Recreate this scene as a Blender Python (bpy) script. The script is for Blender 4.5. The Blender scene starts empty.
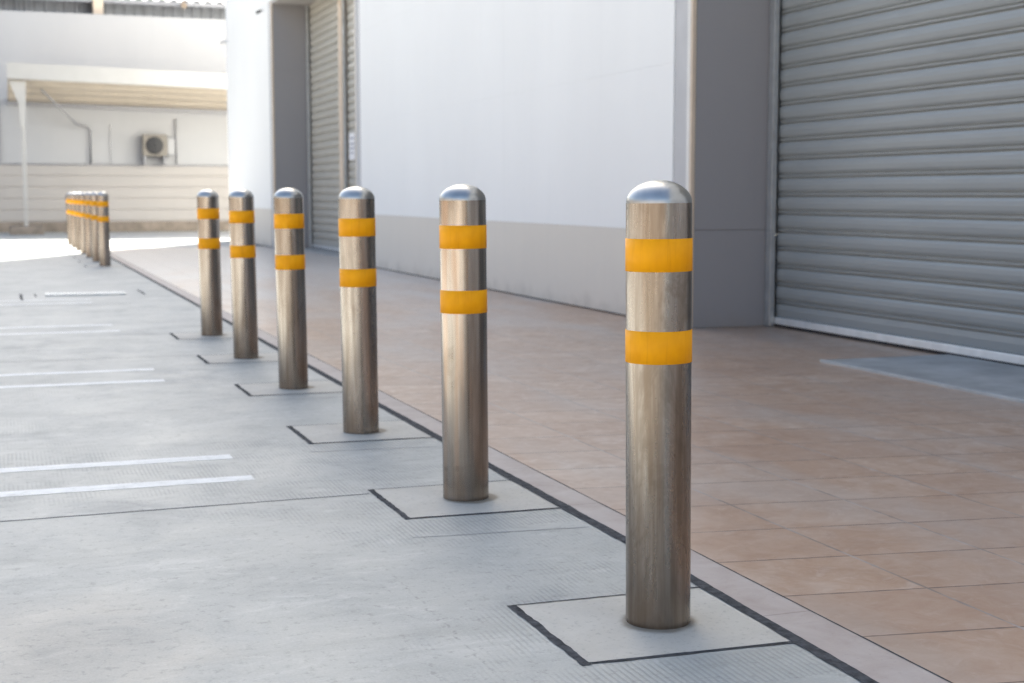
import bpy, bmesh, math, random
from mathutils import Vector, Matrix
random.seed(7)
R = math.radians
sc = bpy.context.scene
COL = sc.collection

# ------------------------------------------------------------------ helpers
def link(o, parent=None):
    COL.objects.link(o)
    if parent is not None:
        o.parent = parent
    return o

def tag(o, label=None, cat=None, group=None, kind=None):
    if label: o['label'] = label
    if cat: o['category'] = cat
    if group: o['group'] = group
    if kind: o['kind'] = kind
    return o

def thing(name, label, cat, loc=(0, 0, 0), group=None):
    o = bpy.data.objects.new(name, None)
    o.empty_display_size = .1
    o.location = loc
    link(o)
    return tag(o, label, cat, group)

class MB:
    """collects shapes into one mesh"""
    def __init__(self): self.bm = bmesh.new()
    def box(self, x0, x1, y0, y1, z0, z1, bevel=0.0, rot=None, origin=None):
        b = bmesh.new()
        bmesh.ops.create_cube(b, size=1)
        for v in b.verts:
            v.co = Vector(((x0+x1)/2 + v.co.x*(x1-x0), (y0+y1)/2 + v.co.y*(y1-y0), (z0+z1)/2 + v.co.z*(z1-z0)))
        if bevel:
            bmesh.ops.bevel(b, geom=list(b.edges), offset=bevel, segments=2, affect='EDGES', profile=.6)
        if rot is not None:
            o = Vector(origin)
            for v in b.verts: v.co = rot @ (v.co - o) + o
        self._merge(b); return self
    def _merge(self, b):
        m = bpy.data.meshes.new('t'); b.to_mesh(m); b.free()
        self.bm.from_mesh(m); bpy.data.meshes.remove(m)
    def tube(self, pts, r, seg=16, cap=True):
        pts = [Vector(p) for p in pts]
        rings = []
        for i, p in enumerate(pts):
            d = (pts[min(i+1, len(pts)-1)] - pts[max(i-1, 0)]).normalized()
            a = d.orthogonal().normalized()
            if abs(d.z) < .999: a = d.cross(Vector((0, 0, 1))).normalized()
            else: a = Vector((1, 0, 0))
            b = d.cross(a)
            rr = r[i] if isinstance(r, (list, tuple)) else r
            rings.append([self.bm.verts.new(p + (a*math.cos(t)+b*math.sin(t))*rr)
                          for t in [2*math.pi*k/seg for k in range(seg)]])
        for A, B in zip(rings, rings[1:]):
            for k in range(seg):
                f = self.bm.faces.new((A[k], A[(k+1) % seg], B[(k+1) % seg], B[k])); f.smooth = True
        if cap:
            self.bm.faces.new(rings[0][::-1]); self.bm.faces.new(rings[-1])
        return self
    def lathe(self, prof, seg=64, smooth=True, centre=(0, 0)):
        rings = []
        for r, z in prof:
            if r < 1e-6: rings.append([self.bm.verts.new((centre[0], centre[1], z))])
            else: rings.append([self.bm.verts.new((centre[0]+r*math.cos(2*math.pi*k/seg), centre[1]+r*math.sin(2*math.pi*k/seg), z)) for k in range(seg)])
        for A, B in zip(rings, rings[1:]):
            for k in range(seg):
                k2 = (k+1) % seg
                if len(A) == 1: f = self.bm.faces.new((A[0], B[k], B[k2]))
                elif len(B) == 1: f = self.bm.faces.new((A[k], A[k2], B[0]))
                else: f = self.bm.faces.new((A[k], A[k2], B[k2], B[k]))
                f.smooth = smooth
        return self
    def prism(self, prof, y0, y1, ny=1, smooth=False):
        """profile of (x, z) points extruded along y, open sheet"""
        cols = []
        for j in range(ny+1):
            y = y0 + (y1-y0)*j/ny
            cols.append([self.bm.verts.new((x, y, z)) for x, z in prof])
        for A, B in zip(cols, cols[1:]):
            for i in range(len(prof)-1):
                f = self.bm.faces.new((A[i], B[i], B[i+1], A[i+1])); f.smooth = smooth
        return self
    def poly(self, pts):
        self.bm.faces.new([self.bm.verts.new(p) for p in pts]); return self
    def strip(self, p0, p1, w, z, jit=0.0, step=.02, taper=None):
        """ragged flat strip on the ground"""
        p0, p1 = Vector(p0), Vector(p1)
        L = (p1-p0).length; n = max(1, int(L/step)); d = (p1-p0)/L; nn = Vector((-d.y, d.x))
        a = b = 0.0; prev = None
        for i in range(n+1):
            t = i/n; c = p0 + d*(L*t)
            a = a*.75 + random.uniform(-jit, jit); b = b*.75 + random.uniform(-jit, jit)
            va = self.bm.verts.new((c.x+nn.x*(w/2+a), c.y+nn.y*(w/2+a), z))
            vb = self.bm.verts.new((c.x-nn.x*(w/2+b), c.y-nn.y*(w/2+b), z))
            if prev: self.bm.faces.new((prev[0], prev[1], vb, va))
            prev = (va, vb)
        return self
    def build(self, name, mat, parent=None, recalc=True):
        if recalc: bmesh.ops.recalc_face_normals(self.bm, faces=list(self.bm.faces))
        me = bpy.data.meshes.new(name); self.bm.to_mesh(me); self.bm.free()
        o = bpy.data.objects.new(name, me)
        if mat: me.materials.append(mat)
        return link(o, parent)

def sheet(name, x0, x1, y0, y1, z, mat, nx=1, ny=1):
    m = MB()
    vs = [[m.bm.verts.new((x0+(x1-x0)*i/nx, y0+(y1-y0)*j/ny, z)) for i in range(nx+1)] for j in range(ny+1)]
    for j in range(ny):
        for i in range(nx):
            m.bm.faces.new((vs[j][i], vs[j][i+1], vs[j+1][i+1], vs[j+1][i]))
    return m.build(name, mat, recalc=False)

# ------------------------------------------------------------------ materials
class NT:
    def __init__(self, name, rough=.6, metal=0.0, spec=.5):
        self.m = bpy.data.materials.new(name); self.m.use_nodes = True
        self.t = self.m.node_tree; self.n = self.t.nodes
        self.b = self.n['Principled BSDF']
        self.b.inputs['Roughness'].default_value = rough
        self.b.inputs['Metallic'].default_value = metal
        self.b.inputs['Specular IOR Level'].default_value = spec
        self._co = None
    def L(self, a, b): self.t.links.new(a, b)
    def co(self, kind='Object'):
        if self._co is None: self._co = self.n.new('ShaderNodeTexCoord')
        return self._co.outputs[kind]
    def mapping(self, scale=(1, 1, 1), vec=None, loc=(0, 0, 0)):
        m = self.n.new('ShaderNodeMapping'); m.inputs['Scale'].default_value = scale; m.inputs['Location'].default_value = loc
        self.L(vec if vec is not None else self.co(), m.inputs['Vector']); return m.outputs[0]
    def noise(self, scale=5, detail=4, rough=.55, vec=None, dist=0.0):
        n = self.n.new('ShaderNodeTexNoise'); n.inputs['Scale'].default_value = scale
        n.inputs['Detail'].default_value = detail; n.inputs['Roughness'].default_value = rough; n.inputs['Distortion'].default_value = dist
        self.L(vec if vec is not None else self.co(), n.inputs['Vector']); return n.outputs['Fac']
    def ramp(self, fac, stops):
        r = self.n.new('ShaderNodeValToRGB'); e = r.color_ramp.elements
        while len(e) < len(stops): e.new(.5)
        for k, (p, c) in enumerate(stops):
            e[k].position = p
            if not hasattr(c, '__len__'): c = (c, c, c)
            e[k].color = (*c, 1)
        self.L(fac, r.inputs[0]); return r.outputs[0]
    def mix(self, fac, a, b, mode='MIX'):
        m = self.n.new('ShaderNodeMix'); m.data_type = 'RGBA'; m.blend_type = mode
        for s, v in ((m.inputs[0], fac), (m.inputs[6], a), (m.inputs[7], b)):
            if hasattr(v, 'links') or hasattr(v, 'is_linked'): self.L(v, s)
            elif hasattr(v, '__len__'): s.default_value = (*v, 1)
            else: s.default_value = v
        return m.outputs[2]
    def math(self, op, a, b=None, c=None, clamp=False):
        m = self.n.new('ShaderNodeMath'); m.operation = op; m.use_clamp = clamp
        for k, v in enumerate((a, b, c)):
            if v is None: continue
            if hasattr(v, 'is_linked'): self.L(v, m.inputs[k])
            else: m.inputs[k].default_value = v
        return m.outputs[0]
    def xyz(self, vec=None):
        s = self.n.new('ShaderNodeSeparateXYZ'); self.L(vec if vec is not None else self.co(), s.inputs[0]); return s.outputs
    def comb(self, x, y, z=0.0):
        s = self.n.new('ShaderNodeCombineXYZ')
        for k, v in enumerate((x, y, z)):
            if hasattr(v, 'is_linked'): self.L(v, s.inputs[k])
            else: s.inputs[k].default_value = v
        return s.outputs[0]
    def bump(self, h, strength=.3, dist=.002, prev=None):
        b = self.n.new('ShaderNodeBump'); b.inputs['Strength'].default_value = strength; b.inputs['Distance'].default_value = dist
        self.L(h, b.inputs['Height'])
        if prev is not None: self.L(prev, b.inputs['Normal'])
        self.L(b.outputs[0], self.b.inputs['Normal']); return b.outputs[0]
    def col(self, c):
        s = self.b.inputs['Base Color']
        if hasattr(c, 'is_linked'): self.L(c, s)
        else: s.default_value = (*c, 1)
    def rough(self, r): self.L(r, self.b.inputs['Roughness'])

def smoothstep(m, v, lo, hi):
    mr = m.n.new('ShaderNodeMapRange'); mr.interpolation_type = 'SMOOTHSTEP'
    m.L(v, mr.inputs[0]); mr.inputs[1].default_value = lo; mr.inputs[2].default_value = hi
    return mr.outputs[0]

def mottled(name, c, var=.12, scale=3, rough=.6, metal=0.0, spec=.4, grain=120, bump=.1, streak=False):
    m = NT(name, rough, metal, spec)
    v = m.mapping((1, 1, .12)) if streak else None
    n = m.noise(scale, 5, .6, v)
    lo = tuple(x*(1-var) for x in c); hi = tuple(min(1, x*(1+var)) for x in c)
    m.col(m.ramp(n, [(.3, lo), (.7, hi)]))
    if grain:
        m.bump(m.noise(grain, 3, .6), bump, .002)
    return m.m

M = {}
# concrete of the lot: worn broom ribs running along y, blotches, stains
def mat_concrete():
    m = NT('lot_concrete', .62, 0, .38)
    x, y, z = m.xyz()
    big = m.noise(.55, 6, .6)
    mid = m.noise(2.6, 8, .70, dist=.6)
    fine = m.noise(34, 6, .75)
    hand = m.noise(8.5, 8, .72, m.mapping((.8, 1.5, 1)), .9)
    smear = m.noise(1.6, 6, .68, m.mapping((.55, 2.6, 1)), .4)
    base = m.ramp(big, [(.30, (0.358, 0.363, 0.346)), (.5, (0.400, 0.402, 0.382)), (.72, (0.442, 0.442, 0.418))])
    base = m.mix(m.math('MULTIPLY', smoothstep(m, mid, .50, .70), .50), base, (0.298, 0.299, 0.285))
    base = m.mix(m.math('MULTIPLY', smoothstep(m, hand, .52, .68), .50), base, (0.513, 0.513, 0.487))
    base = m.mix(m.math('MULTIPLY', smoothstep(m, hand, .46, .32), .45), base, (0.298, 0.298, 0.283))
    base = m.mix(m.math('MULTIPLY', smoothstep(m, smear, .56, .70), .55), base, (0.501, 0.501, 0.476))
    base = m.mix(m.math('MULTIPLY', smoothstep(m, smear, .47, .32), .45), base, (0.310, 0.310, 0.294))
    # brown soil stain lying left of the camera
    st = m.math('ADD', m.math('POWER', m.math('DIVIDE', m.math('SUBTRACT', x, -.05), .55), 2.0), m.math('POWER', m.math('DIVIDE', m.math('SUBTRACT', y, 3.1), .55), 2.0))
    st = m.math('ADD', st, m.math('MULTIPLY', m.math('SUBTRACT', mid, .5), 2.2))
    base = m.mix(m.math('MULTIPLY', smoothstep(m, st, 1.1, 0.0), .32), base, (0.406, 0.348, 0.285))
    # fine pits, dark scuffs and specks
    base = m.mix(m.math('MULTIPLY', smoothstep(m, fine, .53, .66), .55), base, (0.215, 0.213, 0.203))
    grit = m.noise(150, 4, .7)
    base = m.mix(m.math('MULTIPLY', smoothstep(m, grit, .52, .66), .26), base, (0.251, 0.248, 0.236))
    base = m.mix(m.math('MULTIPLY', smoothstep(m, grit, .46, .34), .24), base, (0.573, 0.568, 0.536))
    speck = m.noise(9, 10, .82, m.mapping((1, 2.0, 1)), 1.4)
    base = m.mix(m.math('MULTIPLY', smoothstep(m, speck, .61, .70), .36), base, (0.239, 0.236, 0.228))
    seam = m.math('ABSOLUTE', m.math('SUBTRACT', m.math('ADD', x, m.math('MULTIPLY', m.math('SUBTRACT', hand, .5), .05)), .925))
    seam = m.math('MULTIPLY', smoothstep(m, seam, .006, .001), smoothstep(m, fine, .45, .58))
    seam = m.math('MULTIPLY', seam, smoothstep(m, y, 3.75, 3.3))
    base = m.mix(m.math('MULTIPLY', seam, .6), base, (0.203, 0.201, 0.194))
    # broom ribs
    rib = m.math('SINE', m.math('MULTIPLY', m.math('ADD', x, m.math('ADD', m.math('MULTIPLY', m.noise(1.3, 2), .012), m.math('MULTIPLY', m.noise(24, 3), .004))), 2*math.pi/.0145))
    zone = m.noise(.8, 3, .5, m.mapping((1, .8, 1), None, (3.1, 1.7, 0)))
    pads = smoothstep(m, m.math('ABSOLUTE', m.math('SUBTRACT', m.math('FRACT', m.math('DIVIDE', m.math('SUBTRACT', y, 2.42), 1.43)), .0)), .16, .10)
    near = m.math('MULTIPLY', smoothstep(m, x, .95, 1.12), pads)
    mask = m.math('MAXIMUM', m.math('MULTIPLY', smoothstep(m, zone, .47, .62), smoothstep(m, m.noise(7, 4, .6), .40, .62)), near)
    ribs = m.math('MULTIPLY', smoothstep(m, rib, -.2, .75), mask)
    base = m.mix(m.math('MULTIPLY', ribs, .34), base, (.20, .203, .20))
    m.col(base)
    m.rough(m.ramp(mid, [(.3, .5), (.7, .72)]))
    h = m.math('ADD', m.math('MULTIPLY', fine, .5), m.math('MULTIPLY', ribs, -.9))
    m.bump(h, .35, .003)
    return m.m
M['concrete'] = mat_concrete()

def mat_pad():
    m = NT('pad_cement', .7, 0, .3)
    n = m.noise(5, 6, .65, dist=.4); f = m.noise(70, 5, .7)
    c = m.ramp(n, [(.3, (.44, .418, .375)), (.55, (.495, .472, .428)), (.75, (.535, .512, .468))])
    c = m.mix(m.math('MULTIPLY', smoothstep(m, f, .54, .68), .4), c, (.22, .212, .195))
    x, y, z = m.xyz()
    # chalky rim and soil where the post goes in
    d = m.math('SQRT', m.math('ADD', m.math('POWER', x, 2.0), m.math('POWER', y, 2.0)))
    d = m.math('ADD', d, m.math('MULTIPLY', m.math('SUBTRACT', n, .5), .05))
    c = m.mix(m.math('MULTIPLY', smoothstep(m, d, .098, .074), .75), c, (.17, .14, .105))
    m.col(c); m.bump(m.math('ADD', f, m.math('MULTIPLY', n, 2.0)), .25, .003)
    return m.m
M['pad'] = mat_pad()
M['bitumen'] = mottled('bitumen_joint', (.066, .068, .074), .55, 40, .9, 0, .1, 240, .9)
M['sawcut'] = mottled('dirty_joint', (.10, .105, .115), .3, 20, .8, 0, .2, 0)
M['sawcut_faint'] = mottled('faint_joint', (.255, .26, .26), .25, 9, .8, 0, .2, 0)

def mat_paint():
    m = NT('worn_white_paint', .6, 0, .35)
    n = m.noise(9, 7, .72, m.mapping((1, 2, 1))); f = m.noise(60, 4, .7)
    k = m.math('ADD', n, m.math('MULTIPLY', m.math('SUBTRACT', f, .5), .5))
    m.col(m.ramp(k, [(.30, (.46, .465, .46)), (.40, (.58, .59, .585)), (.55, (.67, .68, .68)), (.7, (.72, .73, .73))]))
    m.bump(f, .2, .002)
    return m.m
M['paint'] = mat_paint()

def mat_tiles():
    m = NT('walkway_tiles', .42, 0, .45)
    x, y, z = m.xyz()
    u = m.math('DIVIDE', m.math('SUBTRACT', x, 1.757), .376)
    v = m.math('DIVIDE', m.math('ADD', m.math('SUBTRACT', y, 2.602), m.math('MULTIPLY', m.math('SUBTRACT', x, 1.757), .155)), .336)
    fu, fv = m.math('FRACT', u), m.math('FRACT', v)
    iu, iv = m.math('FLOOR', u), m.math('FLOOR', v)
    wn = m.n.new('ShaderNodeTexWhiteNoise'); wn.noise_dimensions = '2D'
    m.L(m.comb(iu, iv), wn.inputs['Vector'])
    r1 = wn.outputs['Value']
    # joints: distance to the tile edge, wavering a little
    wob = m.math('MULTIPLY', m.math('SUBTRACT', m.noise(18, 3), .5), .008)
    eu = m.math('MULTIPLY', m.math('MINIMUM', fu, m.math('SUBTRACT', 1.0, fu)), .376)
    ev = m.math('MULTIPLY', m.math('MINIMUM', fv, m.math('SUBTRACT', 1.0, fv)), .336)
    eu = m.math('ADD', eu, wob); ev = m.math('ADD', ev, wob)
    ju = smoothstep(m, eu, .0055, .0028); jv = smoothstep(m, ev, .0042, .0018)
    # clay colour with pale clouds, offset per tile so no two repeat
    off = m.math('MULTIPLY', r1, 37.0)
    cv = m.n.new('ShaderNodeVectorMath'); cv.operation = 'ADD'
    m.L(m.co(), cv.inputs[0]); m.L(m.comb(off, m.math('MULTIPLY', off, 1.7), off), cv.inputs[1])
    n1 = m.noise(4.2, 6, .62, cv.outputs[0], 1.3); n2 = m.noise(13, 6, .7, cv.outputs[0], .8)
    c = m.ramp(n1, [(.28, (0.361, 0.222, 0.144)), (.46, (0.428, 0.284, 0.196)), (.62, (0.484, 0.350, 0.263)), (.80, (0.541, 0.429, 0.346))])
    c = m.mix(m.math('MULTIPLY', smoothstep(m, n2, .50, .72), .35), c, (0.349, 0.209, 0.133))
    c = m.mix(m.math('MULTIPLY', smoothstep(m, n2, .47, .32), .55), c, (0.553, 0.438, 0.360))
    c = m.mix(m.math('MULTIPLY', r1, .55), c, (0.356, 0.228, 0.161))
    # grey foot-traffic dust in long patches
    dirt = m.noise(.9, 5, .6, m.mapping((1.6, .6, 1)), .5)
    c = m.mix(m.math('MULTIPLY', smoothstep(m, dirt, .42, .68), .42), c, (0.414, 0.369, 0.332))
    far_pale = m.math('MULTIPLY', smoothstep(m, m.math('ADD', y, m.math('MULTIPLY', m.math('SUBTRACT', dirt, .5), 14.0)), 8.5, 19.0), .8)  # tiles blend to pale grey further along y, broken up by noise
    c = m.mix(far_pale, c, (0.484, 0.465, 0.449))
    jc = m.ramp(m.noise(6, 4, .6), [(.40, (0.195, 0.160, 0.142)), (.60, (0.380, 0.342, 0.326))])
    c = m.mix(jv, c, (0.137, 0.092, 0.076)); c = m.mix(m.math('MULTIPLY', ju, .85), c, jc)
    m.col(c)
    m.rough(m.ramp(n2, [(.3, .28), (.7, .43)]))
    h = m.math('ADD', m.math('MULTIPLY', m.math('MAXIMUM', ju, jv), -1.0), m.math('MULTIPLY', n2, .18))
    m.bump(h, .3, .002)
    return m.m
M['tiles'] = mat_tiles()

def mat_kerb():
    m = NT('pink_kerb_stone', .6, 0, .35)
    n = m.noise(7, 6, .65, dist=.5); f = m.noise(80, 4, .7)
    c = m.ramp(n, [(.3, (.36, .295, .265)), (.5, (.41, .35, .32)), (.72, (.455, .405, .375))])
    c = m.mix(m.math('MULTIPLY', smoothstep(m, f, .58, .72), .35), c, (.25, .20, .185))
    y = m.xyz()[1]
    fy = m.math('FRACT', m.math('DIVIDE', m.math('SUBTRACT', y, .33), .62))
    j = smoothstep(m, m.math('MINIMUM', fy, m.math('SUBTRACT', 1.0, fy)), .006, .002)
    c = m.mix(m.math('MULTIPLY', j, .6), c, (.2, .17, .16))
    m.col(c); m.bump(m.math('SUBTRACT', f, m.math('MULTIPLY', j, 2.0)), .25, .003)
    return m.m
M['kerb'] = mat_kerb()

# brushed stainless steel with drawn streaks, water marks and soil near the ground
def mat_steel(name, cap=False):
    m = NT(name, .26, 1.0)
    oi = m.n.new('ShaderNodeObjectInfo')
    off = m.math('MULTIPLY', oi.outputs['Random'], 31.0)
    va = m.n.new('ShaderNodeVectorMath'); va.operation = 'ADD'
    m.L(m.co(), va.inputs[0]); m.L(m.comb(off, off, off), va.inputs[1])
    V = va.outputs[0]
    s1 = m.noise(60, 3, .6, m.mapping((1, 1, .02), V)); s2 = m.noise(17, 5, .65, m.mapping((1, 1, .07), V), .4); rust = m.noise(11, 4, .6, m.mapping((1, 1, .04), V))
    s3 = m.noise(9, 5, .7, m.mapping((1, 1, .5), V), .8); sp = m.noise(90, 3, .6, V)
    z = m.xyz()[2]
    if cap:
        c = m.ramp(s3, [(.3, (.37, .37, .365)), (.7, (.46, .46, .455))])
        m.col(c); m.rough(m.ramp(s3, [(.3, .27), (.7, .37)]))
        m.bump(s1, .03, .001)
        return m.m
    c = m.ramp(s2, [(.34, (.27, .235, .20)), (.48, (.365, .327, .29)), (.56, (.40, .366, .33)), (.68, (.49, .458, .42))])
    c = m.mix(m.math('MULTIPLY', smoothstep(m, s1, .48, .62), .42), c, (.24, .20, .165))
    c = m.mix(m.math('MULTIPLY', smoothstep(m, s3, .56, .70), .35), c, (.25, .205, .165))
    c = m.mix(m.math('MULTIPLY', smoothstep(m, rust, .58, .68), .45), c, (.50, .33, .225))
    sep = m.n.new('ShaderNodeSeparateColor'); m.L(oi.outputs['Color'], sep.inputs[0])
    wear = m.math('MULTIPLY', sep.outputs[0], m.math('ADD', .35, m.math('MULTIPLY', smoothstep(m, s2, .58, .38), .65)))
    c = m.mix(wear, c, (.20, .155, .118))
    wear2 = m.math('MULTIPLY', sep.outputs[0], smoothstep(m, s3, .50, .62))
    c = m.mix(m.math('MULTIPLY', wear2, .5), c, (.16, .125, .095))
    soil = m.math('ADD', smoothstep(m, m.math('ADD', z, m.math('MULTIPLY', m.math('SUBTRACT', s3, .5), .35)), .20, .02), 0.0)
    c = m.mix(m.math('MULTIPLY', soil, .45), c, (.17, .13, .095))
    ring = m.math('ABSOLUTE', m.math('SUBTRACT', m.math('ADD', z, m.math('MULTIPLY', m.math('SUBTRACT', s3, .5), .12)), .105))
    c = m.mix(m.math('MULTIPLY', m.math('MULTIPLY', smoothstep(m, ring, .012, .003), smoothstep(m, rust, .56, .68)), .3), c, (.12, .10, .085))
    m.col(c)
    r = m.math('ADD', m.math('MULTIPLY', s3, .18), m.math('MULTIPLY', s1, .12))
    r = m.math('ADD', r, m.math('MULTIPLY', sep.outputs[0], .07))
    r = m.math('ADD', r, m.math('ADD', .045, m.math('MULTIPLY', oi.outputs['Random'], .07)))
    m.rough(r)
    m.bump(s1, .04, .001)
    return m.m
M['steel'] = mat_steel('brushed_steel'); M['cap_steel'] = mat_steel('polished_cap_steel', True)

def mat_band():
    m = NT('amber_reflective_tape', .5, 0, .2)
    oi = m.n.new('ShaderNodeObjectInfo'); off = m.math('MULTIPLY', oi.outputs['Random'], 17.0)
    va = m.n.new('ShaderNodeVectorMath'); va.operation = 'ADD'
    m.L(m.co(), va.inputs[0]); m.L(m.comb(off, off, off), va.inputs[1])
    n = m.noise(22, 5, .6, m.mapping((1, 1, .5), va.outputs[0])); s = m.noise(80, 3, .6, m.mapping((1, 1, .06), va.outputs[0]))
    c = m.ramp(n, [(.3, (.85, .34, .002)), (.6, (.94, .40, .003)), (.8, (.97, .435, .004))])
    c = m.mix(m.math('MULTIPLY', smoothstep(m, s, .56, .7), .3), c, (.66, .24, .003))
    x, y, z = m.xyz()
    ang = m.math('ARCTAN2', y, x)
    # woven cell pattern of the sheeting
    g1 = m.math('SINE', m.math('MULTIPLY', m.math('ADD', m.math('MULTIPLY', ang, .0745), z), 2*math.pi/.0042))
    g2 = m.math('SINE', m.math('MULTIPLY', m.math('SUBTRACT', m.math('MULTIPLY', ang, .0745), z), 2*math.pi/.0042))
    g = m.math('MULTIPLY', g1, g2)
    c = m.mix(m.math('MULTIPLY', smoothstep(m, g, .2, .9), .12), c, (.96, .47, .012))
    m.col(c); m.bump(m.math('ADD', m.math('MULTIPLY', g, .3), n), .12, .001)
    return m.m
M['band'] = mat_band()

def mat_wall(name, c, var=.04):
    m = NT(name, .6, 0, .3)
    n = m.noise(.8, 5, .6, m.mapping((1, 1, .4))); s = m.noise(5, 5, .65, m.mapping((1, 1, .05)))
    lo = tuple(x*(1-var) for x in c)
    k = m.ramp(n, [(.3, lo), (.65, c)])
    k = m.mix(m.math('MULTIPLY', smoothstep(m, s, .55, .75), .18), k, tuple(x*.88 for x in c))
    z = m.xyz()[2]
    f = smoothstep(m, m.math('ADD', z, m.math('MULTIPLY', m.math('SUBTRACT', m.noise(3.5, 6, .7), .5), .45)), .16, -.06)
    k = m.mix(m.math('MULTIPLY', f, .32), k, (.28, .25, .215))
    s2 = m.noise(2.3, 6, .7, m.mapping((1, 1, .03)))
    k = m.mix(m.math('MULTIPLY', smoothstep(m, s2, .60, .74), .16), k, tuple(x*.74 for x in c))
    m.col(k); m.bump(m.noise(160, 3, .6), .06, .001)
    return m.m
M['white_wall'] = mat_wall('white_wall_paint', (.865, .868, .855))
M['dado'] = mat_wall('grey_dado_paint', (.71, .665, .595), .05)
M['reveal'] = mat_wall('slate_reveal_paint', (.335, .325, .33), .05)
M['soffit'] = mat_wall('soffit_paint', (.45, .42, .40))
M['trim_grey'] = mottled('grey_trim', (.50, .50, .51), .06, 4, .5, 0, .4, 0)
M['trim_white'] = mottled('white_trim', (.74, .73, .70), .05, 4, .45, 0, .4, 0)
M['trim_cream'] = mottled('cream_trim', (.66, .54, .42), .06, 4, .5, 0, .4, 0)
M['dark_gap'] = mottled('dark_seal', (.03, .03, .034), .3, 20, .7, 0, .3, 0)

def mat_shutter(name, c):
    m = NT(name, .42, 0, .5)
    n = m.noise(1.2, 5, .6, m.mapping((1, .5, 2))); d = m.noise(6, 6, .7, m.mapping((1, .35, 1.5)), .6)
    k = m.ramp(n, [(.3, tuple(x*.92 for x in c)), (.7, c)])
    k = m.mix(m.math('MULTIPLY', smoothstep(m, d, .55, .75), .30), k, tuple(x*.72 for x in c))
    z = m.xyz()[2]
    g = m.math('FRACT', m.math('DIVIDE', m.math('SUBTRACT', z, .17), .13))
    gr = m.math('MULTIPLY', smoothstep(m, g, .42, .10), smoothstep(m, d, .30, .55))
    k = m.mix(m.math('MULTIPLY', gr, .10), k, (.14, .13, .115))
    m.col(k); m.rough(m.ramp(d, [(.3, .27), (.7, .42)]))
    m.bump(m.noise(9, 3, .5, m.mapping((1, .4, 1))), .06, .006)
    return m.m
M['shutter'] = mat_shutter('shutter_paint', (.285, .306, .312))
M['shutter_far'] = mat_shutter('shutter_paint_beige', (.46, .445, .40))
M['galv'] = mottled('galvanised_steel', (.55, .57, .58), .12, 9, .42, .75, .5, 0)
M['alu'] = mottled('aluminium_bar', (.74, .755, .76), .08, 9, .4, .35, .5, 0)
M['apron'] = mottled('apron_concrete', (.33, .332, .328), .3, 3, .6, 0, .4, 60, .3)
M['apron_edge'] = mottled('apron_edge_steel', (.44, .46, .475), .15, 5, .4, .4, .5, 0)
M['far_wall'] = mat_wall('far_wall_paint', (.43, .432, .445))
M['clad'] = mat_wall('cream_cladding', (.42, .395, .378), .05)
M['plinth'] = mottled('stained_plinth', (.24, .20, .165), .3, 4, .8, 0, .3, 40, .5)
M['corr'] = mottled('weathered_roof_sheet', (.27, .28, .30), .15, 4, .5, .2, .4, 0)
M['corr_light'] = mottled('pale_roof_sheet', (.55, .57, .60), .12, 4, .4, .3, .4, 0)
M['canopy_soffit'] = mottled('canopy_sheet', (.66, .575, .47), .06, 3, .6, 0, .3, 0)
M['canopy_white'] = mottled('canopy_white_paint', (.43, .42, .405), .04, 3, .5, 0, .4, 0)
M['ac'] = mottled('unit_casing', (.22, .20, .175), .08, 8, .5, 0, .4, 0)
M['black'] = mottled('black_plastic', (.025, .025, .028), .3, 30, .45, 0, .5, 0)
M['grey_metal'] = mottled('grey_pipe', (.30, .30, .32), .1, 12, .5, .2, .4, 0)
M['glass'] = mottled('dark_glass', (.05, .055, .06), .2, 3, .1, 0, .6, 0)
M['paper'] = mottled('white_paper', (.80, .80, .82), .03, 20, .6, 0, .3, 0)
M['ink'] = mottled('grey_print', (.42, .43, .47), .1, 40, .7, 0, .2, 0)
M['tan'] = mottled('tan_enamel', (.26, .20, .15), .1, 20, .5, 0, .4, 0)
M['base_ground'] = mottled('far_concrete', (.40, .40, .395), .1, .3, .7, 0, .3, 0)

# ------------------------------------------------------------------ ground
def structure(o): o['kind'] = 'structure'; return o
structure(sheet('ground', -400, 400, -400, 400, -.012, M['base_ground']))
structure(sheet('parking_lot', -8, 1.622, -30, 41, 0.0, M['concrete']))
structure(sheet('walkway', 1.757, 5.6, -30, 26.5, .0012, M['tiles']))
structure(sheet('kerb_strip', 1.618, 1.757, -30, 41, .0016, M['kerb']))
k = MB(); k.strip((1.600, -6), (1.606, 2.3), .030, .0022, .0012, .02); k.strip((1.606, 2.3), (1.634, 3.6), .032, .0022, .0012, .02); k.strip((1.634, 3.6), (1.634, 38), .036, .0022, .0013, .02); structure(k.build('expansion_joint', M['bitumen']))
k = MB(); k.strip((1.757, -6), (1.757, 26.5), .004, .0024, .0008, .05); structure(k.build('kerb_joint', M['bitumen']))
k = MB()
k.strip((-12, 4.30), (1.11, 4.436), .009, .0008, .0010, .03)
k.strip((-12, 13.0), (1.11, 13.05), .011, .0008, .0012, .05)
structure(k.build('sawcut_joint', M['sawcut']))
k = MB()
k.strip((-12, 8.66), (1.11, 8.70), .011, .0008, .0015, .05)
for i in range(6):
    y = 2.855+1.43*i-.47
    k.strip((1.08, y), (1.60, y-.05), .005, .0008, .0014, .015)
structure(k.build('faint_seam', M['sawcut_faint']))
M['soil'] = mottled('added_hill_soil', (.19, .155, .125), .3, .12, .9, 0, .1, 0)  # unseen tan hills, added so the bollard steel mirrors them instead of sky
hb = bmesh.new(); prev = None
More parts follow.
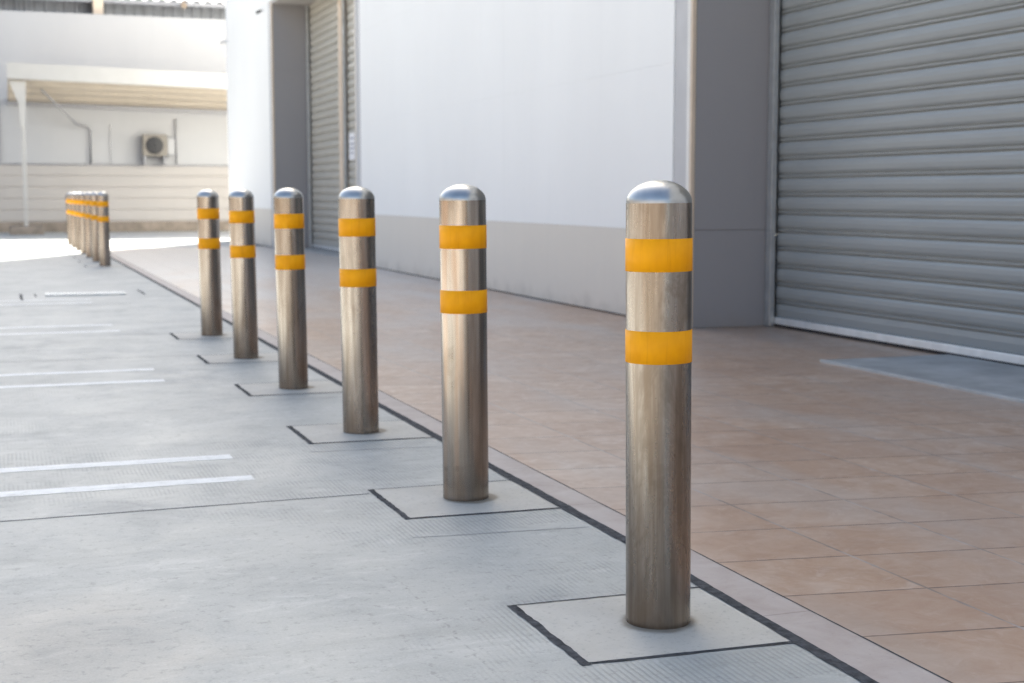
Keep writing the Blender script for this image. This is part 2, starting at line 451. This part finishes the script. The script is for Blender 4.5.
for q in range(61):
    t = R(100+170*q/60)
    row = []
    for rr, hh in ((46, -.1), (54, 6.0), (64, 12.0), (80, 18.0), (120, -.1)):
        a_ = 1+.22*math.sin(q*.61)+.14*math.sin(q*1.37+1)+random.uniform(-.06, .06)
        row.append(hb.verts.new((rr*math.cos(t)*1.0, rr*math.sin(t)*1.0, hh*a_ if hh > 0 else hh)))
    if prev:
        for i in range(4): hb.faces.new((prev[i], row[i], row[i+1], prev[i+1]))
    prev = row
for f_ in hb.faces: f_.smooth = True
hm = MB(); hm.bm.free(); hm.bm = hb; structure(hm.build('added_hills', M['soil']))
M['asphalt'] = mottled('added_road_brown', (.21, .175, .145), .25, .6, .85, 0, .2, 60, .4)
structure(sheet('added_road', -40, -8.2, -60, 60, -.006, M['asphalt']))  # road out of view, added to dim the ground mirrored in the steel
# painted bay lines, in pairs
for y in (4.83, 5.255, 7.56, 8.065, 10.44, 10.94, 13.25, 13.72, -.5, -.95):
    k = MB(); k.strip((-4.6, y+random.uniform(-.01, .01)), (.795+random.uniform(-.01, .01), y), .088, .0009, .0014, .03)
    structure(k.build('bay_line', M['paint']))
# ------------------------------------------------------------------ pads and bollards
BX, BY0, STEP = 1.389, 2.855, 1.43
def pad(x, y, k, joint=True):
    o = bpy.data.objects.new('footing_pad', bpy.data.meshes.new('footing_pad')); 
    bm = bmesh.new()
    vs = [bm.verts.new(p) for p in ((-.262, -.208, .0009), (.214, -.226, .0009), (.214, .216, .0009), (-.262, .226, .0009))]
    bm.faces.new(vs); bm.to_mesh(o.data); bm.free(); o.data.materials.append(M['pad'])
    o.location = (x, y, 0); link(o); structure(o)
    j = MB()
    j.strip((-.270, -.224), (-.272, .234), .021, .0016, .0015, .012)
    j.strip((-.270, -.214), (.222, -.236), .012, .0019, .0012, .015)
    j.strip((-.270, .231), (.222, .222), .006, .0019, .0009, .015)
    jo = j.build('joint', M['bitumen'], o)
    return o
SPOT = [(1.392, 2.868), (1.391, 4.283), (1.381, 5.645), (1.380, 7.050), (1.372, 8.450), (1.376, 9.90)] + [(1.37-.003*k, BY0+STEP*(12+k)-.02) for k in range(7)]
for k, (x, y) in enumerate(SPOT): pad(x+(.010 if k == 1 else .016 if k else -.005), y-(.022 if k == 1 else .012), 0)

RAD = .0735
def make_bollard():
    root = thing('bollard', 'x', 'bollard')
    MB().lathe([(RAD, -.02), (RAD, .30), (RAD, .60), (RAD, .949)], 72).build('post', M['steel'], root)
    prof = [(RAD, .9491)]
    for a in range(6, 91, 6):
        t = R(a); prof.append((max(0, RAD*math.cos(t)) if a < 90 else 0, .9495+.0505*math.sin(t)))
    MB().lathe(prof, 72).build('cap', M['cap_steel'], root)
    for z0, z1 in ((.799, .872), (.596, .669)):
        r = RAD+.0012; b = MB()
        b.lathe([(RAD-.001, z0), (r, z0+.0004), (r, (z0+z1)/2), (r, z1-.0004), (RAD-.001, z1)], 72)
        ra = r+.0006; prev = None                      # overlapping end of the tape
        for q in range(9):
            t = q*.045; lift = .0008 if q == 8 else 0
            cur = [b.bm.verts.new(((ra+lift)*math.cos(t), (ra+lift)*math.sin(t), zz+(.0012 if z0 > .7 else -.001))) for zz in (z0+.001, z1-.001)]
            if prev: b.bm.faces.new((prev[0], cur[0], cur[1], prev[1]))
            prev = cur
        o = b.build('reflective_band', M['band'], root)
    return root
LBL = ['nearest and largest steel bollard with two amber bands, in sharp focus',
       'second closest steel bollard with amber bands, just behind the largest one',
       'third steel bollard counting from the camera, in front of the white wall edge',
       'fourth steel bollard counting from the camera, in front of the far shutter bay',
       'fifth steel bollard from the camera, in front of the far white wall end',
       'sixth steel bollard, the farthest before the gap in the row',
       'closest bollard of the distant cluster, the first one beyond the gap',
       'second bollard beyond the gap, partly hidden behind the first of the distant cluster',
       'third bollard beyond the gap in the tightly overlapping distant cluster',
       'fourth bollard beyond the gap, middle of the overlapping distant cluster',
       'fifth bollard beyond the gap, where the shade meets the sunlit ground',
       'second last bollard of the distant cluster, standing in the sunlight',
       'last and farthest bollard, leftmost of the distant cluster']
proto = make_bollard(); kids = list(proto.children)
for n, (bx, by) in enumerate(SPOT):
    if n == 0: o = proto
    else:
        o = proto.copy(); COL.objects.link(o)
        for ch in kids:
            c = ch.copy(); c.parent = o; COL.objects.link(c)
    o.location = (bx, by, .001); o.scale = (1, 1, 1)
    o.rotation_mode = 'ZYX'; o.rotation_euler = (R(random.uniform(-.15, .15)), R([-.48, -.50, -.45, -.65, -.65, -.55, -.4, -.55, -.3, -.5, -.35, -.6, -.4][n]), random.uniform(0, 6.28) if n else 0.4)
    for ch in o.children:
        if ch.name.startswith('post'): ch.color = ((.72, .10, .2, .25, .2, .3, .2, .3, .25, .2, .3, .2, .25)[n], 0, 0, 1)
    o['label'] = LBL[n]; o['category'] = 'bollard'; o['group'] = 'steel bollards along the walkway edge'

# drain channel cover and short bitumen marks in the gap
g = thing('drain_grate', 'pale slotted drain cover set into the concrete in the bollard gap', 'drain grate', (0, 0, 0))
f = MB().box(.42, 1.16, 14.18, 14.20, .0, .016).box(.42, 1.16, 14.46, 14.48, .0, .016).box(.42, .44, 14.20, 14.46, .0, .016).box(1.14, 1.16, 14.20, 14.46, .0, .016)
f.build('frame', M['galv'], g)
f = MB()
for q in range(24): f.box(.445+q*.029, .445+q*.029+.019, 14.203, 14.457, .002, .014)
f.build('grating', M['alu'], g)
k = MB()
k.strip((.20, 13.75), (.20, 14.6), .022, .0015, .004, .03); k.strip((.33, 14.1), (.33, 14.6), .012, .0015, .004, .03); k.strip((1.33, 14.1), (1.33, 14.9), .022, .0015, .004, .03)
structure(k.build('bitumen_mark', M['bitumen']))

# ------------------------------------------------------------------ the warehouse along the walkway
FX, SX, H, Y0, Y1 = 4.69, 5.37, 9.4, -14.0, 30.7
OPEN = [(2.8, 9.2), (19.3, 25.47)]
SEG = [(Y0, 2.8), (9.2, 19.3), (25.47, Y1)]
ZO = 4.36
wh = thing('warehouse', 'long white warehouse with grey lower wall and roller shutter bays beside the walkway', 'building')
w = MB()
zs = [.70, 1.925, 3.14, ZO]
for a, b in SEG:
    a2 = a+.30 if a > Y0 else a
    b2 = b-.30 if b < Y1 else b
    for z0, z1 in zip(zs, zs[1:]): w.box(FX, FX+.30, a2, b2, z0+.0006, z1-.0006, .0008)
    w.box(FX+.004, FX+.29, a2+.004, b2-.004, .70, ZO)
    MB().box(FX-.003, FX+.30, a2, b2, .012, .699, .002).build('dado', M['dado'], wh)
    MB().box(FX+.006, FX+.29, a2, b2, .002, .0118).build('shadow_gap', M['dark_gap'], wh)
    for e, s in ((a, 1), (b, -1)):
        if e in (Y0, Y1): continue
        q = lambda p0, p1: (min(e+s*p0, e+s*p1), max(e+s*p0, e+s*p1))
        lo, hi = q(.09, .297); MB().box(FX+.008, FX+.28, lo, hi, .002, ZO-.003).build('edge_flashing', M['trim_grey'], wh)
        lo, hi = q(.076, .089); MB().box(FX+.03, FX+.28, lo, hi, .002, ZO-.003).build('seal', M['dark_gap'], wh)
        lo, hi = q(.03, .075); MB().box(FX-.006, FX+.28, lo, hi, .002, ZO-.003, .006).build('corner_trim', M['trim_white'], wh)
        lo, hi = q(0, .029); MB().box(FX-.004, FX+.03, lo, hi, .002, ZO-.003, .006).build('corner_edge', M['trim_cream'], wh)
        lo, hi = q(.004, .029); rv = MB()
        for z0, z1 in ((.003, .708), (.712, 3.145), (3.149, ZO-.003)):
            rv.box(FX+.032, SX+.02, lo, hi, z0, z1, .002)
        lo, hi = q(.016, .0285); rv.box(FX+.036, SX+.02, lo, hi, .004, ZO-.004)
        rv.build('reveal', M['reveal'], wh)
# upper wall and lintels
for z0, z1 in ((ZO, 5.6), (5.6, 6.9), (6.9, 8.3), (8.3, H-.35)):
    w.box(FX, FX+.30, Y0, Y1, z0+.0006, z1-.0006, .0008)
w.box(FX+.004, FX+.29, Y0+.01, Y1-.01, ZO+.003, H-.35)
w.box(FX+.30, 22, Y1-.3, Y1, 0, H-.35).box(FX+.30, 22, Y0, Y0+.3, 0, H-.35).box(21.7, 22, Y0+.3, Y1-.3, 0, H-.35)
w.build('wall', M['white_wall'], wh)
for a, b in OPEN: MB().box(FX+.004, SX+.25, a+.003, b-.003, ZO-.06, ZO-.004).build('soffit', M['soffit'], wh)
MB().box(FX-.05, 22.05, Y0-.05, Y1+.02, H-.35, H, .02).build('roof', M['trim_grey'], wh)

def shutter(a, b, mat, name='roller_shutter'):
    P = .13
    prof = [(SX, .075)]
    sl = [(.000, -.013), (.008, -.013), (.010, .002), (.014, .006), (.024, .006), (.027, -.013), (.035, -.013), (.038, .000), (.055, .006), (.083, .009), (.110, .006), (.127, .000)]
    prof += [(SX-.002, .09), (SX-.006, .13), (SX, .168)]
    z = .17
    while z < ZO+.05:
        for dz, d in sl: prof.append((SX-d, z+dz))
        z += P
    m = MB().prism(prof, a, b, 1)
    o = m.build(name, mat, wh, recalc=False)
    bb = MB().box(SX-.022, SX+.02, a, b, .022, .072, .006); bb.build('bottom_bar', M['alu'], o)
    MB().box(SX-.012, SX+.015, a, b, .004, .021).build('rubber_seal', M['dark_gap'], o)
    for y in (a, b):
        s = 1 if y == a else -1
        lo, hi = min(y-s*.05, y+s*.02), max(y-s*.05, y+s*.02)
        r = MB().box(SX-.07, SX-.028, lo, hi, .004, ZO+.02, .003).box(SX+.022, SX+.06, lo, hi, .004, ZO+.02, .003)
        r.build('guide_rail', M['galv'], o)
    return o
for (a, b), mt in zip(OPEN, (M['shutter'], M['shutter_far'])):
    mid = a+3.45 if a > 10 else (a+b)/2-.0
    shutter(a+.06, mid-.16, mt); shutter(mid+.16, b-.06, mt)
    MB().box(SX-.085, SX+.10, mid-.115, mid+.115, .004, ZO+.018, .006).build('mullion', M['trim_cream'], wh)
    MB().box(SX+.12, SX+.30, a+.003, b-.003, .0, ZO+.018).build('backing', M['dark_gap'], wh)
# aprons
a1 = MB().box(4.487, SX+.02, 3.0, 7.10, -.01, .012, .003).build('door_apron', M['apron']); structure(a1)
e1 = MB().box(4.466, 4.484, 3.0, 7.10, -.01, .016, .003).build('edge_strip', M['apron_edge'], a1)
a2 = MB().box(4.95, SX+.02, 19.6, 25.1, -.01, .012, .003).build('door_apron', M['apron']); structure(a2)

# paper notice on the far shutter
nt = thing('notice', 'white paper notice stuck on the far roller shutter beside its post', 'notice', (SX-.014, 22.27, 1.72))
MB().box(-.004, .0, -.19, .19, -.21, .21).build('sheet', M['paper'], nt)
q = MB()
for z, w_ in ((.13, .13), (.04, .15), (-.03, .15), (-.10, .10)): q.box(-.0065, -.0042, -w_, w_, z-.016, z+.016)
q.build('print', M['ink'], nt)

def sec_cam(loc, label, aim, mat):
    t = thing('security_camera', label, 'security camera', loc); t.scale = (.5, .5, .5)
    MB().lathe([(0, 0), (.045, 0), (.045, .02), (.02, .03), (0, .03)], 20).build('mount', M['trim_white'], t).rotation_euler = (0, R(-90), 0)
    MB().tube([(-.02, 0, 0), (-.10, 0, .02), (-.16, 0, -.02)], .014, 10).build('arm', mat, t)
    a = Vector(aim).normalized(); c = Vector((-.16, 0, -.05))
    MB().tube([c-a*.10, c+a*.10], .05, 18).tube([c+a*.101, c+a*.125], [.052, .05], 18).build('housing', mat, t)
    MB().tube([c+a*.126, c+a*.13], .034, 18).build('lens', M['black'], t)
    return t
sec_cam((FX, 26.25, 4.28), 'small black security camera high on the far white wall end', (-.6, -.6, -.35), M['black'])
sec_cam((FX, 30.5, 4.15), 'pale grey security camera at the far corner of the warehouse', (-.95, .1, -.25), M['trim_grey'])

# ------------------------------------------------------------------ far building across the yard
FY = 38.5
fb = thing('far_building', 'long white building across the yard with cream lower cladding and ribbed metal roof', 'building', (0, 0, 0))
XL, XR = -16, 20
m = MB().box(XL, XR, FY, FY+.3, 1.74, 5.55, .01).box(XL, XR, FY+.05, FY+.3, 0, 1.74)
m.box(XL, XL+.3, FY+.3, 60, 0, 5.5).box(XR-.3, XR, FY+.3, 60, 0, 5.5)
m.build('wall', M['far_wall'], fb)
c = MB(); z = .26
while z < 1.66:
    c.box(XL, XR, FY-.045, FY+.049, z+.03, min(z+.29, 1.70)-.004, .008); z += .29
c.box(XL, XR, FY-.02, FY+.049, .25, 1.70)
c.build('cladding', M['clad'], fb)
MB().box(XL, XR, FY-.07, FY+.0, 1.703, 1.735).build('cap_rail', M['grey_metal'], fb)
MB().box(XL, XR, FY-.10, FY+.049, -.01, .25, .015).build('plinth', M['plinth'], fb)
# ribbed clerestory and roof sheets
def corr(x0, x1, f, pitch=.25, amp=.035):
    """ribbed sheet: trapezoid ribs along the line f(0)->f(1) (points in y,z)"""
    m = MB(); (ya, za), (yb, zb) = f
    d = Vector((0, yb-ya, zb-za)); n = Vector((0, -d.z, d.y)).normalized()
    x = x0; prev = None
    seq = [(0, 0), (.45, 0), (.55, 1), (.9, 1)]
    while x < x1:
        for s, h in seq:
            o = n*amp*h
            v0 = m.bm.verts.new((x+s*pitch, ya+o.y, za+o.z)); v1 = m.bm.verts.new((x+s*pitch, yb+o.y, zb+o.z))
            if prev: m.bm.faces.new((prev[0], v0, v1, prev[1]))
            prev = (v0, v1)
        x += pitch
    return m
corr(XL, XR, ((FY+.9, 5.4), (FY+.9, 6.12))).build('clerestory', M['corr'], fb, recalc=False)
corr(XL, XR, ((FY+.45, 6.02), (FY+11, 8.5)), .30, .05).build('roof', M['corr_light'], fb, recalc=False)
MB().box(XL, XR, FY+.40, FY+.50, 5.90, 6.00).build('gutter', M['grey_metal'], fb)
MB().box(XL, XR, FY+.3, FY+11, 5.36, 5.40).build('ledge', M['trim_grey'], fb)
MB().box(2.55, 2.80, FY+.32, FY+.80, 5.41, 6.6, .01).build('roof_post', M['trim_cream'], fb)
wf = MB().box(-1.3, .16, FY-.03, FY-.001, 1.80, 3.35).build('window', M['glass'], fb)
MB().box(.10, .18, FY-.06, FY-.032, 1.74, 3.40).box(-1.36, -1.28, FY-.06, FY-.032, 1.74, 3.40).box(-1.28, .10, FY-.06, FY-.032, 3.32, 3.40).box(-1.28, .10, FY-.06, FY-.032, 1.74, 1.82).box(-.62, -.57, FY-.06, FY-.032, 1.82, 3.32).build('frame', M['grey_metal'], wf)
fl = thing('roof_lamp', 'small tan lamp fixed to the far roof gutter', 'lamp', (4.85, FY+.36, 5.92))
MB().tube([(0, .0, 0), (0, -.09, -.02)], [.06, .08], 18).build('housing', M['tan'], fl); MB().box(-.03, .03, 0, .06, -.05, .12).build('bracket', M['tan'], fl)

# canopy fixed to the far wall
cp = thing('canopy', 'flat white canopy with tan underside fixed to the far building', 'canopy')
CX0, CX1, CY0, CY1 = .36, 16.0, 36.0, FY-.005
sl = lambda x: -.024*(x-CX0)
def slab(x0, x1, pts):
    """(y,z) loop extruded along x with the canopy's fall"""
    m = MB(); A = [m.bm.verts.new((x0, y, z+sl(x0))) for y, z in pts]; B = [m.bm.verts.new((x1, y, z+sl(x1))) for y, z in pts]
    n = len(pts)
    for i in range(n): m.bm.faces.new((A[i], A[(i+1) % n], B[(i+1) % n], B[i]))
    m.bm.faces.new(A[::-1]); m.bm.faces.new(B); return m
slab(CX0, CX1, [(CY0, 3.68), (CY0+.06, 3.68), (CY0+.06, 4.06), (CY0, 4.06)]).build('fascia', M['canopy_white'], cp)
slab(CX0+.02, CX1, [(CY0+.061, 3.74), (CY1, 3.30), (CY1, 3.38), (CY0+.061, 3.98)]).build('roof_panel', M['canopy_soffit'], cp)
r = MB()
for t in (.25, .5, .75):
    y = CY0+.06+(CY1-CY0-.06)*t; z = 3.74-.44*t
    s = slab(CX0+.05, CX1, [(y-.03, z-.02), (y+.03, z-.025), (y+.04, z-.004), (y-.04, z+.002)])
    me = bpy.data.meshes.new('t'); s.bm.to_mesh(me); s.bm.free(); r.bm.from_mesh(me); bpy.data.meshes.remove(me)
r.build('purlin', M['canopy_soffit'], cp)
slab(CX0, CX1, [(CY1-.10, 3.20), (CY1, 3.20), (CY1, 3.296), (CY1-.10, 3.30)]).build('rear_beam', M['grey_metal'], cp)
MB().box(.64, .73, 36.16, 36.25, .2, 3.62, .01).build('post', M['canopy_white'], cp)
b = MB()                                         # knee bracket tapering down the post
for y0, y1 in ((36.135, 36.155), (36.255, 36.275)):
    pts = [(.40, 3.64), (.78, 3.64), (.745, 2.55), (.625, 2.55), (.60, 3.1)]
    A = [b.bm.verts.new((x, y0, z)) for x, z in pts]; B = [b.bm.verts.new((x, y1, z)) for x, z in pts]
    for i in range(5): b.bm.faces.new((A[i], A[(i+1) % 5], B[(i+1) % 5], B[i]))
    b.bm.faces.new(A[::-1]); b.bm.faces.new(B)
b.build('bracket', M['canopy_white'], cp)
MB().tube([(1.15, 36.9, 3.50), (2.02, 38.2, 2.74), (2.28, 38.4, 2.70), (2.36, 38.42, 2.60), (2.36, 38.42, 1.74)], .026, 12).build('downpipe', M['grey_metal'], cp)
MB().box(.30, 1.08, 35.95, 36.5, -.01, .20, .03).build('footing', M['plinth'], cp)

ac = thing('air_conditioner', 'cream outdoor air conditioner unit with round black fan on the far wall', 'air conditioner', (4.06, FY, 0))
MB().box(-.42, .20, -.42, -.06, 1.95, 2.50, .02).build('casing', M['ac'], ac)
MB().box(.205, .38, -.36, -.06, 1.98, 2.40, .02).build('side_box', M['far_wall'], ac)
fan = MB().lathe([(0, 0), (.215, 0), (.225, .012), (.205, .018), (.05, .02), (0, .02)], 36).build('fan_grille', M['black'], ac)
fan.location = (-.13, -.421, 2.22); fan.rotation_euler = (R(90), 0, 0)
gr = MB()
for q in range(1, 5): gr.lathe([(q*.045-.004, .021), (q*.045, .026), (q*.045+.004, .021)], 28)
for q in range(8): gr.tube([(0, 0, .024), (.2*math.cos(q*math.pi/4), .2*math.sin(q*math.pi/4), .024)], .003, 6)
o = gr.build('wire_guard', M['black'], fan)
MB().box(-.40, -.35, -.40, -.06, 1.75, 1.945).box(.10, .15, -.40, -.06, 1.75, 1.945).box(-.44, .22, -.06, -.002, 1.86, 1.93).build('bracket', M['grey_metal'], ac)
MB().tube([(.46, -.06, 1.75), (.46, -.06, 2.93)], .02, 10).tube([(.38, -.15, 2.3), (.46, -.06, 2.34)], .02, 8).build('conduit', M['grey_metal'], ac)
cd = tag(MB().tube([(2.86, FY-.05, 1.76), (2.86, FY-.05, 2.75)], .010, 10).build('conduit_pipe', M['trim_grey']), 'thin grey conduit running up the far wall left of the air conditioner', 'conduit')

# ------------------------------------------------------------------ light
EL = R(40); DX, DY = -.476, -.879             # the way sunlight travels on plan
sun = bpy.data.lights.new('sun', 'SUN'); sun.energy = 5.0; sun.angle = R(.53); sun.color = (1.0, .965, .87)
so_ = bpy.data.objects.new('sun', sun); COL.objects.link(so_)
d = Vector((DX*math.cos(EL), DY*math.cos(EL), -math.sin(EL)))
so_.rotation_euler = d.to_track_quat('-Z', 'Y').to_euler(); so_.location = (20, 40, 40)
wd = bpy.data.worlds.new('World'); sc.world = wd; wd.use_nodes = True
nt_ = wd.node_tree; bg = nt_.nodes['Background']
sky = nt_.nodes.new('ShaderNodeTexSky'); sky.sky_type = 'NISHITA'; sky.sun_disc = False
sky.sun_elevation = EL; sky.sun_rotation = math.atan2(-DX, -DY)
sky.air_density = 1.0; sky.dust_density = 4.0; sky.ozone_density = 1.0; sky.altitude = 0
tint = nt_.nodes.new('ShaderNodeMix'); tint.data_type = 'RGBA'; tint.blend_type = 'MULTIPLY'; tint.inputs[0].default_value = 1
tint.inputs[7].default_value = (.99, 1.02, .985, 1)
nt_.links.new(sky.outputs[0], tint.inputs[6]); nt_.links.new(tint.outputs[2], bg.inputs[0]); bg.inputs[1].default_value = .075

# ------------------------------------------------------------------ camera
cam = bpy.data.cameras.new('camera'); co = bpy.data.objects.new('camera', cam); COL.objects.link(co)
cam.sensor_width = 36; cam.lens = 50.0; cam.clip_end = 2000; cam.clip_start = .05
pitch = math.atan(147.5/1422.2); psi = math.atan(517/1422.2*math.cos(pitch))
co.location = (0, 0, .97); co.rotation_euler = (R(90)-pitch, 0, -psi)
cam.dof.use_dof = True; cam.dof.focus_distance = 3.12; cam.dof.aperture_fstop = 5.2; cam.dof.aperture_blades = 9
sc.camera = co
vs = sc.view_settings
vs.view_transform = 'Standard'; vs.look = 'None'; vs.gamma = 1; vs.use_curve_mapping = False; vs.exposure = 2.35
sc.cycles.max_bounces = 8; sc.cycles.diffuse_bounces = 5; sc.cycles.caustics_reflective = False
sc.cycles.sample_clamp_indirect = 6
sc.cycles.use_denoising = True
sc.cycles.denoising_prefilter = 'NONE'
